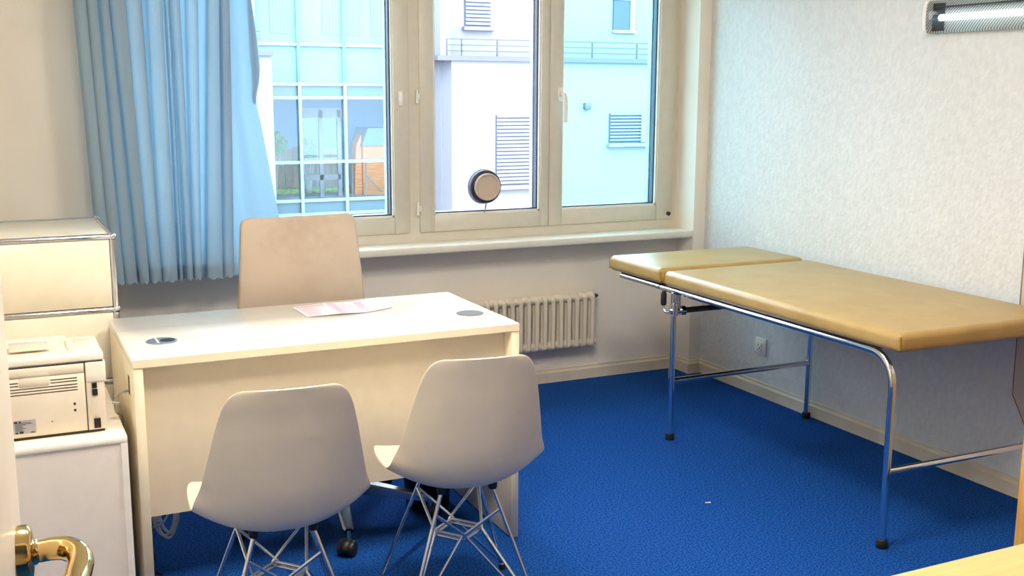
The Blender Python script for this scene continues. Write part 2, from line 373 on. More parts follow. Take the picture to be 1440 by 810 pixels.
# ------------------------------------------------------------------ curtain
def curtain():
    cu = thing('curtain', 'light blue pleated curtain hanging over the left window', 'curtain', (0, 0, 0))
    # every pleat: left and right edge at the top and at the hem, and how far it stands forward
    PL = [(.360, .402, .392, .440, .012), (.404, .440, .442, .486, .020), (.443, .478, .490, .540, .006), (.482, .542, .543, .582, .022), (.545, .612, .585, .632, .010),
          (.632, .688, .640, .696, .024), (.694, .716, .706, .722, -.006), (.722, .758, .728, .756, .016), (.790, .840, .760, .792, .012), (.874, .915, .818, .880, .024), (.918, .958, .884, .930, .004)]
    ztop, zbot = 2.44, .70; mrow = 48
    def path(t, z):
        """plan of the cloth at depth t (0 top, 1 hem): front panels joined by folds that run back behind them"""
        pts = []
        for k, (a, b, c, d, f) in enumerate(PL):
            tt = min(1, max(0, (2.05-z)/1.35)); wob = .004*sin(2.1*z+1.7*k)
            x0 = a+(c-a)*tt+wob; x1 = b+(d-b)*tt+wob*.6; w_ = x1-x0; yf = 4.662-f*.8-.006*tt; yb = 4.692+.006*sin(k*2.3)
            pts += [(x0-.004, yb-.012), (x0, yf+.012), (x0+.18*w_, yf), (x0+.5*w_, yf-.004), (x0+.85*w_, yf+.001), (x1, yf+.010)]
            back = .30 if k in (0, 1, 2, 3, 6, 7, 9) else .12
            pts += [(x1-back*w_, yb-.016+.004*(k % 2)), (x1-back*.8*w_, yb)]
        return pts
    def cloth(z0, z1, m_, off, name):
        rows = []
        for i in range(m_+1):
            z = z0+(z1-z0)*i/m_; t = (ztop-z)/(ztop-zbot)
            P = spline([(x, y+off, 0) for x, y in path(t, z)], 4)
            rows.append([(p.x, p.y, z+(.005*sin(j*.9) if abs(z-zbot) < .001 else 0)) for j, p in enumerate(P)])
        s = MB(); s.grid(rows); return s.build(name, M['curtain'], cu, normals=False)
    cloth(ztop, zbot, mrow, 0, 'pleated_cloth')
    # loose single-layer strip on the right, spreading towards the bottom, with a tucked outer fold
    rows = []; prof = [(2.44, 1.00), (1.86, 1.045), (1.70, 1.062), (1.56, 1.072), (1.50, 1.066), (1.44, 1.052), (1.3, 1.078), (1.1, 1.112), (.94, 1.142), (.80, 1.165), (.70, 1.18)]
    def ex(z):
        for (z0, x0), (z1, x1) in zip(prof, prof[1:]):
            if z1 <= z <= z0: return x0+(x1-x0)*(z0-z)/(z0-z1)
        return prof[-1][1]
    for i in range(61):
        z = 2.44-(2.44-.70)*i/60; row = []
        for j in range(25):
            u = j/24; x0 = .90; x = x0+(ex(z)-x0)*u
            zz = z-(.11*max(0, u-.45)/.55 if i == 60 else 0)-.11*max(0, u-.45)/.55*(i/60)**6*(i < 60)
            row.append((x, 4.672+.016*sin(9*u+1.5*z)*(1-.5*u)+.02*u, zz))
        rows.append(row)
    s = MB(); s.grid(rows); s.build('loose_edge', M['curtain'], cu, normals=False)
    # pale fold lying over the edge
    rows = []
    for i in range(31):
        t = i/30; z = 1.95-(1.95-1.42)*t; w_ = .018+.045*sin(pi*min(1, t*1.02))*t
        xr = ex(z)+.006*sin(pi*t); rows.append([(xr-w_*k/6, 4.690-.004*k+.006*sin(k), z) for k in range(7)])
    s = MB(); s.grid(rows); s.build('edge_fold', M['curtain'], cu, normals=False)
    # hem, stitched double
    cloth(.757, .70, 3, -.0016, 'hem')
    # weighted corner hanging loose
    s = MB(); s.box((1.035, 4.672, .565), (1.063, 4.688, .615), .004, 2, Matrix.Translation((1.05, 4.68, .59)) @ Matrix.Rotation(R(24), 4, 'Y') @ Matrix.Translation((-1.05, -4.68, -.59)))
    s.tube([(1.03, 4.68, .70), (1.038, 4.68, .612)], .004, 6); s.build('corner_weight', M['curtain'], cu)
curtain()

# ------------------------------------------------------------------ radiator
ra = thing('radiator', 'white two-column tubular radiator under the window sill', 'radiator', (0, 0, 0))
def section(x):
    s = MB()
    for y in (4.790, 4.824, 4.858):
        s.tube([(x, y, .205), (x, y, .45)], .0118, 10, caps=False)
    for z in (.447, .207):
        s.ball((x, 4.824, z), .0215, 14, (.95, 2.1, 1.08)); s.lathe([(.017, -.0226), (.0205, -.017), (.0205, .017), (.017, .0226)], 'x', (x, 4.824, z), 12)
    return s
first = section(0).build('radiator_section', M['rad'], ra); xs = [2.752-.0452*i for i in range(23)]
first.location.x = xs[0]
for x in xs[1:]:
    c = first.copy(); C.objects.link(c); c.location.x = x
s = MB(); s.lathe([(.012, 0), (.012, .012), (.007, .013), (.007, .022)], 'x', (2.774, 4.818, .447), 12); s.build('bleed_valve', M['darkgrey'], ra)
s = MB(); s.lathe([(.014, 0), (.014, .012)], 'x', (2.774, 4.818, .207), 12); s.build('end_plug', M['rad'], ra)
for x in (1.9, 2.6):
    for z in (.22, .40): MB().box((x-.012, 4.845, z), (x+.012, 4.8803, z+.03)).build('wall_bracket', M['rad'], ra)

# ------------------------------------------------------------------ desk
DX0, DX1, DY0, DY1, DZ = .337, 1.537, 3.148, 3.762, .739
dk = thing('desk', 'cream white office desk with panel legs in the middle of the room', 'desk', (0, 0, 0))
bx('tabletop', (DX0, DY0, DZ-.025), (DX1, DY1, DZ), M['desktop'], dk, .0015, 1)
# cream edge band
e = MB(); e.box((DX0+.001, DY0-.0012, DZ-.0245), (DX1-.001, DY0+.0002, DZ-.0015)); e.build('edge_band', M['deskside'], dk)
s = MB(); s.box((DX0, DY0+.002, .004), (DX0+.027, DY1-.01, DZ-.0255), .001, 1); sp = s.build('side_panel', M['deskside'], dk)
s = MB(); s.box((DX1-.027, DY0+.002, .004), (DX1, DY1-.01, DZ-.0255), .001, 1); s.build('side_panel', M['deskside'], dk)
bx('modesty_panel', (DX0+.0275, 3.205, .252), (DX1-.0275, 3.224, DZ-.0255), M['panel'], dk)
bx('cable_tray', (DX0+.15, 3.23, .60), (DX1-.15, 3.33, .612), M['panel'], dk)
s = MB(); s.box((DX0-.0012, 3.250, .612), (DX0+.002, 3.276, .668), .0, 1); s.build('cable_slot', M['slot'], dk)
for x, y, op in ((.446, 3.357, True), (1.452, 3.357, False)):
    s = MB(); s.lathe([(.046, DZ), (.046, DZ+.002), (.043, DZ+.003)], 'z', (x, y, 0), 36)
    g = s.build('grommet', M['grommet'] if not op else M['spacer'], dk); tag(g, 'blue-grey cable grommet with open slot' if op else 'grey closed cable grommet')
    if op:
        s = MB(); s.lathe([(.022, DZ+.0031), (.022, DZ+.0036)], 'z', (x+.016, y-.002, 0), 24); s.build('cable_opening', M['port'], g)
        s = MB(); s.box((x-.016, y-.034, DZ+.0031), (x-.011, y+.034, DZ+.0042)); s.build('lid_joint', M['whiteplastic'], g)
for x in (DX0+.0135, DX1-.0135):
    for y in (DY0+.06, DY1-.07):
        s = MB(); s.lathe([(.01, 0), (.01, .005)], 'z', (x, y, 0), 12); s.build('glide', M['dark'], dk)

# folded leaflet on the desk
lf = thing('leaflet', 'pale pink tri-fold leaflet lying on the desk', 'leaflet', (1.095, 3.60, DZ), 0)
P0 = [(-.160, -.085), (-.050, -.094), (.040, -.090), (.150, -.050)]; P1 = [(-.165, .098), (-.050, .102), (.050, .118), (.168, .134)]; Z = [.002, .0065, .002, .005]
s = MB(); t = .0004
s.grid([[(*P0[i], Z[i]) for i in range(4)], [(*P1[i], Z[i]) for i in range(4)]], smooth=False); s.build('sheet', M['paper'], lf)
for k in range(3):
    s = MB(); rr = random.Random(k)
    def pt(u, v):
        a = [P0[k][i]+(P0[k+1][i]-P0[k][i])*u for i in (0, 1)]; b = [P1[k][i]+(P1[k+1][i]-P1[k][i])*u for i in (0, 1)]
        return (a[0]+(b[0]-a[0])*v, a[1]+(b[1]-a[1])*v, Z[k]+(Z[k+1]-Z[k])*u+t)
    if k == 0: s.quad(pt(.08, .84), pt(.92, .84), pt(.92, .95), pt(.08, .95))
    if k == 1: s.quad(pt(.02, .02), pt(.30, .02), pt(.30, .98), pt(.02, .98))
    if k == 2: s.quad(pt(.0, .04), pt(.25, .04), pt(.25, .9), pt(.0, .9))
    for q in range(11):
        v = .10+.066*q; u0 = .34 if k else .1
        s.quad(pt(u0, v), pt(u0+.3+.3*rr.random(), v), pt(u0+.3+.3*rr.random(), v+.022), pt(u0, v+.022))
    s.build('print_panel', M['ink2'] if k == 0 else M['ink'], lf, normals=False)

# ------------------------------------------------------------------ shell chairs
def shell_chair(label, loc, rz):
    t = thing('shell_chair', label, 'chair', loc, rz, 'shell chairs in front of the desk')
    # stations: y, z, half width, raise, direction of raise (y,z)
    st = [(.228, .386, .118, .000, 0, 1), (.236, .401, .150, .002, 0, 1), (.228, .414, .178, .006, 0, 1), (.195, .421, .200, .014, 0, 1), (.14, .418, .212, .024, 0, 1),
          (.07, .410, .217, .036, 0, 1), (0, .401, .218, .050, 0, 1), (-.07, .396, .2185, .066, .05, 1), (-.125, .402, .2185, .077, .2, 1), (-.172, .423, .217, .080, .42, .92),
          (-.204, .459, .212, .078, .72, .72), (-.224, .510, .204, .070, .92, .35), (-.2375, .568, .194, .058, 1, .1), (-.249, .626, .183, .048, 1, 0), (-.260, .680, .172, .039, 1, 0),
          (-.2685, .727, .161, .031, 1, 0), (-.2765, .763, .150, .025, 1, 0), (-.282, .787, .137, .021, 1, 0), (-.2855, .801, .120, .018, 1, 0), (-.2865, .806, .102, .015, 1, 0)]
    # densify the stations with Catmull-Rom
    def cr(a, b, c, d, q): return [.5*((2*b[i])+(c[i]-a[i])*q+(2*a[i]-5*b[i]+4*c[i]-d[i])*q*q+(3*b[i]-a[i]-3*c[i]+d[i])*q**3) for i in range(6)]
    S = []
    for i in range(len(st)-1):
        a = st[max(0, i-1)]; b = st[i]; c = st[i+1]; d = st[min(len(st)-1, i+2)]
        for q in range(3): S.append(cr(a, b, c, d, q/3))
    S.append(list(st[-1]))
    rows = []; N = 28
    for y, z, hw, rs, dy, dz in S:
        ln = math.hypot(dy, dz) or 1; row = []
        for j in range(N+1):
            u = -1+2*j/N; k = abs(u)**2.1
            row.append((hw*math.copysign(abs(u)**.93, u), y+rs*k*dy/ln, z+rs*k*dz/ln))
        rows.append(row)
    s = MB(); s.grid(rows); o = s.build('shell', M['shell'], t)
    m = o.modifiers.new('thickness', 'SOLIDIFY'); m.thickness = .006; m.offset = 0
    m = o.modifiers.new('round', 'BEVEL'); m.width = .0022; m.segments = 2; m.limit_method = 'ANGLE'; m.angle_limit = R(50)
    m = o.modifiers.new('smooth', 'SUBSURF'); m.levels = 1; m.render_levels = 1
    # rod base
    mx, my, mz = .074, .10, .392; fx, fy = .195, .19; zn = .232; nd = .070; r1, r2 = .0058, .0046
    mounts = {}
    for sx in (-1, 1):
        for sy in (-1, 1):
            a = Vector((sx*mx, sy*my-.02, mz)); f = Vector((sx*fx, sy*fy-.01, .016))
            top = a+Vector((0, 0, .004))
            lg = MB(); lg.tube([a, f], r1, 10)
            # the rod turns up at the foot and runs to the two neighbouring nodes, then on to the next leg
            for node, other in ((Vector((0, sy*nd-.015, zn)), Vector((-sx, sy, 0))), (Vector((sx*nd, -.015, zn)), Vector((sx, -sy, 0)))):
                off = Vector((sx*.006, 0, 0)) if node.x == 0 else Vector((0, sy*.006, 0))
                a2 = Vector((other.x*mx, other.y*my-.02, mz)); f2 = Vector((other.x*fx, other.y*fy-.01, .016)); up = a2.lerp(f2, .16)
                node2 = node+off*1.6
                lg.tube([f+Vector((0, 0, .004)), node2, node2.lerp(up, .05)+Vector((0, 0, .004)), up], r2, 8)
            lg.ball(f, .0085, 10); l = lg.build('leg', M['chrome'], t)
            g = MB(); g.lathe([(.009, 0), (.0105, .003), (.0105, .012), (.007, .019)], 'z', (f.x, f.y, 0), 14); g.build('foot_glide', M['rubber'], l)
            g = MB(); g.lathe([(.011, mz-.004), (.013, mz+.002), (.013, mz+.016)], 'z', (a.x, a.y, 0), 14); g.build('shock_mount', M['dark'], t)
    b = MB(); nodes = [(0, -nd-.015), (nd, -.015), (0, nd-.015), (-nd, -.015)]
    for dz in (-.006, .006):
        for i in range(4):
            p, q = nodes[i], nodes[(i+1) % 4]; b.tube([(p[0], p[1], zn+dz), (q[0], q[1], zn+dz)], r2, 8)
    b.build('centre_brace', M['chrome'], t)
    return t
SH1 = dict(loc=(.626, 2.722, 0), rz=R(-5)); SH2 = dict(loc=(1.166, 2.80, 0), rz=R(-8))
ch = shell_chair('cream plastic shell chair on chrome rods, standing on the left in front of the desk', **SH1)
c2 = copy_tree(ch); c2.location = SH2['loc']; c2.rotation_euler.z = SH2['rz']
c2['label'] = "cream plastic shell chair on chrome rods, standing nearest the desk's right end"

# ------------------------------------------------------------------ office chair behind the desk
oc = thing('office_chair', 'beige fabric swivel chair with stained high backrest, behind the desk', 'office chair', (1.04, 3.59, 0), R(4))
def padback():
    rows = []; nz, nx = 24, 16
    for i in range(nz+1):
        t = i/nz; z = .50+.53*t; y = .325+.05*t-.03*sin(pi*t*.6); hw = .255-.045*t
        row = []
        for j in range(nx+1):
            u = -1+2*j/nx; x = hw*u
            yy = y+.012*(1-u*u)*-1
            row.append((x, yy, z))
        rows.append(row)
    return rows
rows = padback(); n = len(rows[0])
# round the upper corners
def rc(x, z, hw, top, r):
    dx = abs(x)-(hw-r); dz = z-(top-r)
    if dx > 0 and dz > 0:
        l = math.hypot(dx, dz)
        if l > r: return math.copysign(hw-r+dx*r/l, x), top-r+dz*r/l
    return x, z
rr = []
for row in rows:
    rr.append([])
    for x, y, z in row:
        x2, z2 = rc(x, z, .212, 1.03, .03); rr[-1].append((x2 if z > .98 else x, y, z2 if z > .98 else z))
s = MB(); s.grid(rr)
ob = s.build('backrest', None, oc); ob.data.materials.clear()
# fabric with a few darker stains near the top edge
sm = pmat('stained_beige_fabric', (184, 168, 151), .95, rgb2=(176, 158, 141), scale=5, bump=.15, bscale=300)
nt = sm.node_tree; bs = nt.nodes['Principled BSDF']; src = bs.inputs['Base Color'].links[0].from_socket
tc = nt.nodes.new('ShaderNodeTexCoord'); last = src
for (cx_, cz_, rad_, st_) in ((-.015, .982, .030, .5), (.018, .992, .020, .95), (.0, 1.0, .17, .2), (.15, .72, .06, .3)):
    vm = nt.nodes.new('ShaderNodeVectorMath'); vm.operation = 'DISTANCE'; vm.inputs[1].default_value = (cx_, .35, cz_)
    nz = nt.nodes.new('ShaderNodeTexNoise'); nz.inputs['Scale'].default_value = 30; nt.links.new(tc.outputs['Object'], nz.inputs['Vector'])
    nt.links.new(tc.outputs['Object'], vm.inputs[0])
    ad = nt.nodes.new('ShaderNodeMath'); ad.operation = 'MULTIPLY_ADD'; ad.inputs[1].default_value = rad_*1.2; nt.links.new(nz.outputs['Fac'], ad.inputs[0]); nt.links.new(vm.outputs['Value'], ad.inputs[2])
    mr = nt.nodes.new('ShaderNodeMapRange'); mr.inputs['From Min'].default_value = rad_*.6; mr.inputs['From Max'].default_value = rad_*1.6; mr.inputs['To Min'].default_value = st_; mr.inputs['To Max'].default_value = 0
    nt.links.new(ad.outputs[0], mr.inputs['Value'])
    mx = nt.nodes.new('ShaderNodeMixRGB'); mx.inputs['Color2'].default_value = (*lin((92, 62, 40)), 1); nt.links.new(mr.outputs[0], mx.inputs['Fac']); nt.links.new(last, mx.inputs['Color1']); last = mx.outputs['Color']
nt.links.new(last, bs.inputs['Base Color']); ob.data.materials.append(sm)
m = ob.modifiers.new('thickness', 'SOLIDIFY'); m.thickness = .035; m.offset = -1
m = ob.modifiers.new('round', 'BEVEL'); m.width = .012; m.segments = 3; m.limit_method = 'ANGLE'; m.angle_limit = R(45)
s = MB(); s.box((-.245, -.17, .43), (.245, .30, .50), .025, 4); s.build('seat', M['beigefabric'], oc)
s = MB(); s.tube(spline([(0, .10, .41), (0, .30, .41), (0, .395, .47), (0, .40, .62), (0, .405, .72)], 6), .016, 10); s.box((-.06, .385, .66), (.06, .40, .78), .006, 2); s.build('back_support', M['dark'], oc)
s = MB(); s.box((-.10, -.09, .385), (.10, .12, .432), .012, 2); s.build('tilt_mechanism', M['dark'], oc)
s = MB(); s.lathe([(.03, .13), (.03, .25), (.025, .252), (.025, .39)], 'z', (0, 0, 0), 20); s.build('gas_lift', M['dark'], oc)
s = MB(); s.lathe([(.042, .085), (.046, .10), (.044, .145), (.034, .152)], 'z', (0, 0, 0), 24); s.build('hub', M['satin'], oc)
rz0 = R(4)
for k in range(5):
    a = R(-100+72*k)-rz0; d = Vector((cos(a), sin(a), 0)); sd = Vector((-d.y, d.x, 0)); rows = []
    for q, wv, z1, z0 in ((.03, .028, .142, .092), (.12, .025, .128, .088), (.22, .021, .108, .078), (.318, .018, .090, .068), (.332, .014, .086, .070)):
        p = d*q; rows.append([p+sd*-wv+Vector((0, 0, z0)), p+sd*wv+Vector((0, 0, z0)), p+sd*wv+Vector((0, 0, z1-.006)), p+sd*(wv-.006)+Vector((0, 0, z1)), p-sd*(wv-.006)+Vector((0, 0, z1)), p+sd*-wv+Vector((0, 0, z1-.006))])
    s = MB(); s.grid(rows, smooth=False, wrap=True); s.bm.faces.new([v for v in s.bm.verts[:]][-6:]) if False else None
    lg = s.build('base_arm', M['satin'], oc)
    p = d*.330; ca = a+[-.5, 1.2, -.9, 2.2, .2][k]; fwd = Vector((cos(ca), sin(ca), 0)); ax = Vector((-fwd.y, fwd.x, 0)); q = p+fwd*.016
    s = MB()
    for sg in (-1, 1):
        c0 = q+ax*sg*.017+Vector((0, 0, .026)); s.tube([c0-ax*.011, c0-ax*.008, c0+ax*.008, c0+ax*.011], [.022, .026, .026, .022], 18)
    s.tube([q-ax*.016+Vector((0, 0, .026)), q+ax*.016+Vector((0, 0, .026))], .009, 10)
    cst = s.build('caster', M['dark'], oc)
    s = MB(); hood = [q+(fwd*cos(b)*.030)+Vector((0, 0, .026+.030*sin(b))) for b in [R(x) for x in range(-10, 231, 20)]]
    s.grid([[h-ax*.016, h+ax*.016] for h in hood]); ho = s.build('caster_hood', M['dark'], cst); mm = ho.modifiers.new('t', 'SOLIDIFY'); mm.thickness = .004
    s = MB(); s.tube([p+Vector((0, 0, .045)), p+Vector((0, 0, .08))], .008, 10); s.build('caster_stem', M['satin'], cst)

# ------------------------------------------------------------------ steel storage cabinet (chrome tube frame)
UX0, UX1, UY0, UY1, UZ = -.385, .366, 3.80, 4.32, 1.006
us = thing('storage_cabinet', 'tall cream steel cabinet with chrome tube frame beside the curtain', 'cabinet', (0, 0, 0))
lv = [UZ-.2425*i for i in range(5)]; lv[4] = .045
fr_ = MB()
for z in lv:
    for y in (UY0, UY1): fr_.tube([(UX0, y, z), (UX1, y, z)], .0095, 10)
    for x in (UX0, UX1): fr_.tube([(x, UY0, z), (x, UY1, z)], .0095, 10)
for x in (UX0, UX1):
    for y in (UY0, UY1): fr_.tube([(x, y, lv[-1]), (x, y, lv[0])], .0095, 10)
fr_.build('tube_frame', M['chrome'], us)
for x in (UX0, UX1):
    for z in lv:
        for y in (UY0, UY1):
            s = MB(); s.ball((x, y, z), .0135, 14)
            b = s.build('ball_joint', M['chrome'], us)
bx('top_panel', (UX0+.008, UY0+.008, UZ-.006), (UX1-.008, UY1-.008, UZ+.004), M['usmtop'], us, .002, 1)
for x in (UX0-.001, UX1-.001): MB().box((x, UY0+.010, lv[-1]+.01), (x+.002, UY1-.010, UZ-.010)).build('side_panel', M['usm'], us)
bx('back_panel', (UX0+.01, UY1-.002, lv[-1]+.01), (UX1-.01, UY1, UZ-.01), M['usm'], us)
for i in range(4):
    a, b = lv[i+1], lv[i]
    d = MB(); d.box((UX0+.0102, UY0-.005, a+.0102), (UX1-.0102, UY0+.006, b-.0102), .0015, 1)
    d.build('front_panel', M['usm'], us)
for x in (UX0, UX1):
    for y in (UY0, UY1):
        s = MB(); s.lathe([(.015, 0), (.015, .008), (.006, .010), (.006, .035)], 'z', (x, y, 0), 14); s.build('levelling_foot', M['chrome'], us)

# ------------------------------------------------------------------ low white cabinet and printer
CBX0, CBX1, CBY0, CBY1, CBZ = -.405, .307, 3.10, 3.66, .538
cb = thing('low_cabinet', 'low white cabinet carrying the printer', 'cabinet', (0, 0, 0))
s = MB(); t = .018
s.box((CBX0, CBY0, CBZ-t), (CBX1, CBY1, CBZ), .001, 1); s.box((CBX0, CBY0, 0), (CBX0+t, CBY1, CBZ-t)); s.box((CBX1-t, CBY0, 0), (CBX1, CBY1, CBZ-t)); s.box((CBX0+t, CBY0, 0), (CBX1-t, CBY1, .05))
s.build('carcass', M['cabrim'], cb)
bx('back_board', (CBX0+t, CBY0+.006, .05), (CBX1-t, CBY0+.012, CBZ-t), M['cab'], cb)
s = MB(); s.box((CBX0+t+.002, CBY1-.018, .052), (CBX1-t-.002, CBY1, CBZ-t-.002)); d = s.build('door', M['cab'], cb)
s = MB(); s.tube([(CBX1-.08, CBY1+.018, .33), (CBX1-.08, CBY1+.018, .43)], .005, 8); s.tube([(CBX1-.08, CBY1-.002, .34), (CBX1-.08, CBY1+.018, .34)], .004, 8); s.tube([(CBX1-.08, CBY1-.002, .42), (CBX1-.08, CBY1+.018, .42)], .004, 8); s.build('door_handle', M['satin'], d)

PX0, PX1, PY0, PY1, PZ0 = -.092, .263, 3.166, 3.42, CBZ
pr = thing('laser_printer', 'white desktop laser printer on the low cabinet, its rear turned to the room', 'printer', (0, 0, 0))
s = MB(); s.box((PX0, PY0+.004, PZ0+.008), (PX1, PY1, PZ0+.206), .006, 2)
s.build('body', M['printer'], pr)
# top cover with recessed paper tray
s = MB(); z0, z1 = PZ0+.205, PZ0+.229
s.box((PX0-.001, PY0+.001, z0), (PX1+.001, PY0+.062, z1), .006, 2)
s.box((PX1-.085, PY0+.05, z0), (PX1+.001, PY1-.002, z1-.003), .006, 2)
s.box((PX0-.001, PY0+.05, z0), (PX0+.045, PY1-.002, z1+.004), .006, 2)
s.prism([(PY0+.055, z1-.006), (PY1-.03, z0+.008), (PY1-.03, z0), (PY0+.055, z0)], 'x', PX0+.04, PX1-.08)
s.box((PX0+.04, PY1-.035, z0), (PX1-.08, PY1-.002, z1+.004), .005, 2)
s.build('top_cover', M['printer'], pr)
s = MB(); s.box((PX0+.12, PY0+.10, z0+.022), (PX1-.13, PY1-.05, z0+.026), .001, 1); s.build('paper_stop', M['printerback'], pr)
s = MB(); s.box((PX1-.065, PY0+.15, z1-.004), (PX1-.02, PY0+.20, z1-.001), .001, 1); s.build('control_panel', M['printerback'], pr)
# seam and rear door
s = MB(); s.box((PX0+.002, PY0+.0005, PZ0+.2025), (PX1-.002, PY0+.006, PZ0+.2055)); s.build('cover_seam', M['slot'], pr)
xr_ = PX1-.052
s = MB(); s.box((PX0+.004, PY0-.002, PZ0+.012), (xr_, PY0+.006, PZ0+.175), .002, 1); rd = s.build('rear_door', M['printerback'], pr)
s = MB(); s.box((PX0+.004, PY0-.002, PZ0+.1765), (xr_, PY0+.006, PZ0+.202), .002, 1); s.build('rear_flap', M['printerback'], pr)
s = MB(); s.box((xr_+.003, PY0-.001, PZ0+.010), (PX1-.001, PY0+.006, PZ0+.200), .002, 1); pp = s.build('port_panel', M['printerback'], pr)
s = MB(); s.box((xr_+.004, PY0-.0045, PZ0+.147), (PX1+.004, PY0+.03, PZ0+.203), .003, 2); s.build('shoulder_cover', M['printer'], pr)
s = MB(); s.box((xr_+.0003, PY0+.001, PZ0+.010), (xr_+.0028, PY0+.0065, PZ0+.202)); s.build('door_seam', M['slot'], pr)
s = MB(); s.box((PX0+.006, PY0+.012, PZ0), (PX1-.006, PY1-.006, PZ0+.009)); s.build('base_plinth', M['slot'], pr)
s = MB(); s.box((.045, PY0-.0032, PZ0+.150), (.121, PY0, PZ0+.175), .0015, 1); s.build('latch_lip', M['printerback'], rd)
s = MB(); s.box((.045, PY0-.0026, PZ0+.1755), (.121, PY0, PZ0+.189), .0015, 1); s.build('finger_grip', M['printergrey'], rd)
s = MB()
for k in range(5):
    z = PZ0+.1625-.0079*k
    if k < 2: s.box((.124, PY0-.0024, z), (.192, PY0-.0015, z+.0028)); s.box((-.075, PY0-.0024, z), (.043, PY0-.0015, z+.0028))
    else: s.box((-.075, PY0-.0024, z-.002), (.192, PY0-.0015, z+.0008))
s.build('vent_slots', M['slot'], rd)
for z in (.087, .069): MB().box((.179, PY0-.0026, PZ0+z), (.1845, PY0-.0015, PZ0+z+.007)).build('screw_hole', M['port'], rd)
MB().box((.120, PY0-.0026, PZ0+.046), (.123, PY0-.0015, PZ0+.049)).build('screw_hole', M['port'], rd)
for za, zb, xa, xb in ((.130, .144, .2285, .2415), (.109, .126, .2285, .2425), (.015, .042, .2285, .246)):
    s = MB(); s.box((xa, PY0-.0052, PZ0+za), (xb, PY0-.0009, PZ0+zb)); s.box((xa+.003, PY0-.0056, PZ0+za+.003), (xb-.003, PY0-.0052, PZ0+zb-.003)); q = s.build('socket', M['port'], pp)
s = MB(); s.box((.0240, PY0-.0027, PZ0+.022), (.0800, PY0-.0019, PZ0+.060)); stk = s.build('rating_label', M['sticker'], rd)
s = MB(); rr_ = random.Random(4)
for k in range(8):
    s.box((.0280, PY0-.0031, PZ0+.030+.0032*k), (.0440+.03*rr_.random(), PY0-.0026, PZ0+.0314+.0032*k))
s.build('small_print', M['stickerink'], stk)
for xa, xb, za, zb in ((.026, .034, .053, .058), (.038, .0425, .053, .058), (.028, .035, .0235, .0275), (.038, .048, .0235, .029), (.066, .076, .0235, .026)):
    MB().box((xa, PY0-.0031, PZ0+za), (xb, PY0-.0026, PZ0+zb)).build('symbol_mark', M['stickerblack'], stk)

# cable from the cabinet into the desk side slot
cbv = thing('grey_cable', 'grey cable looping out of the slot in the left side of the desk', 'cable', (0, 0, 0))
s = MB(); s.tube(spline([(.3345, 3.262, .622), (.328, 3.258, .624), (.312, 3.25, .622), (.298, 3.25, .608), (.293, 3.25, .590), (.298, 3.26, .562), (.3135, 3.29, .545), (.321, 3.33, .50), (.322, 3.36, .40), (.321, 3.36, .2), (.321, 3.38, .006), (.321, 3.45, .006)], 6), .0030, 8); s.build('cord', M['cable'], cbv)
s = MB(); s.tube([(.287, 3.25, .597), (.306, 3.25, .593)], .0046, 10); s.build('ferrite_clip', M['satin'], cbv)

# cables under the desk
uc = thing('white_cable_bundle', "looped white cables hanging under the desk's left end", 'cable', (0, 0, 0))
for k, (dx, dz) in enumerate(((0, 0), (.010, -.010), (.018, .006))):
    s = MB(); s.tube(spline([(.405+dx, 3.50, .24), (.41+dx, 3.50, .14+dz), (.422+dx, 3.50, .09+dz), (.444+dx, 3.50, .068+dz), (.466+dx*.7, 3.50, .09+dz), (.478+dx*.6, 3.50, .14), (.484+dx*.5, 3.50, .24)], 6), .0045, 8)
    s.build('cable_loop', M['cablewhite'], uc)
s = MB(); s.tube(spline([(.372, 3.50, .108), (.40, 3.49, .106), (.44, 3.48, .125), (.465, 3.49, .17)], 6), .004, 8); s.build('cable_loop', M['cablewhite'], uc)
s = MB(); s.box((.408, 3.482, .125), (.432, 3.50, .155), .003, 1); s.tube([(.37, 3.50, .24), (.52, 3.50, .24)], .004, 8); s.build('plug', M['cablewhite'], uc)
bc = thing('black_cable', 'thin black cable trailing to the carpet inside the left desk leg', 'cable', (0, 0, 0))
s = MB(); s.tube(spline([(.385, 3.52, .27), (.385, 3.50, .20), (.40, 3.46, .13), (.395, 3.44, .07), (.40, 3.43, .03), (.392, 3.40, .005), (.41, 3.35, .004)], 6), .0028, 8); s.build('cord', M['cabledark'], bc)
wb = thing('waste_bin', 'black bin on the carpet under the desk near its right leg', 'bin', (1.37, 3.56, 0))
s = MB(); s.lathe([(.070, 0), (.078, .004), (.098, .24), (.103, .245), (.103, .252), (.095, .252), (.074, .012)], 'z', (0, 0, 0), 30); s.build('bin_body', M['bin'], wb)
s = MB(); s.tube([(.1*cos(a), .1*sin(a), .25) for a in [2*pi*i/30 for i in range(30)]], .005, 8, closed=True); s.build('rim', M['bin'], wb)

# ------------------------------------------------------------------ examination couch
ec = thing('examination_couch', 'mustard vinyl examination couch on chrome tubes along the right wall', 'couch', (0, 0, 0))
EX0, EX1 = 2.592, 3.352; FY0, FY1 = 2.570, 3.826; rt = .0128; RZ = .652
def cushion(a, b, name, bev=.022, sag=0):
    t_ = bmesh.new(); bmesh.ops.create_cube(t_, size=1); d = [b[i]-a[i] for i in range(3)]
    bmesh.ops.scale(t_, vec=d, verts=t_.verts)
    bmesh.ops.bevel(t_, geom=t_.edges[:], offset=bev, segments=5, profile=.5, affect='EDGES')
    bmesh.ops.translate(t_, vec=[(a[i]+b[i])/2 for i in range(3)], verts=t_.verts)
    s = MB(); s.merge(t_, True); o = s.build(name, M['vinyl'], ec); return o
cm = cushion((2.570, 2.528, .6665), (3.352, 3.880, .731), 'main_cushion')
ch_ = cushion((2.570, 3.905, .668), (3.352, 4.335, .736), 'head_cushion')
ch_.rotation_euler = (0, 0, 0)
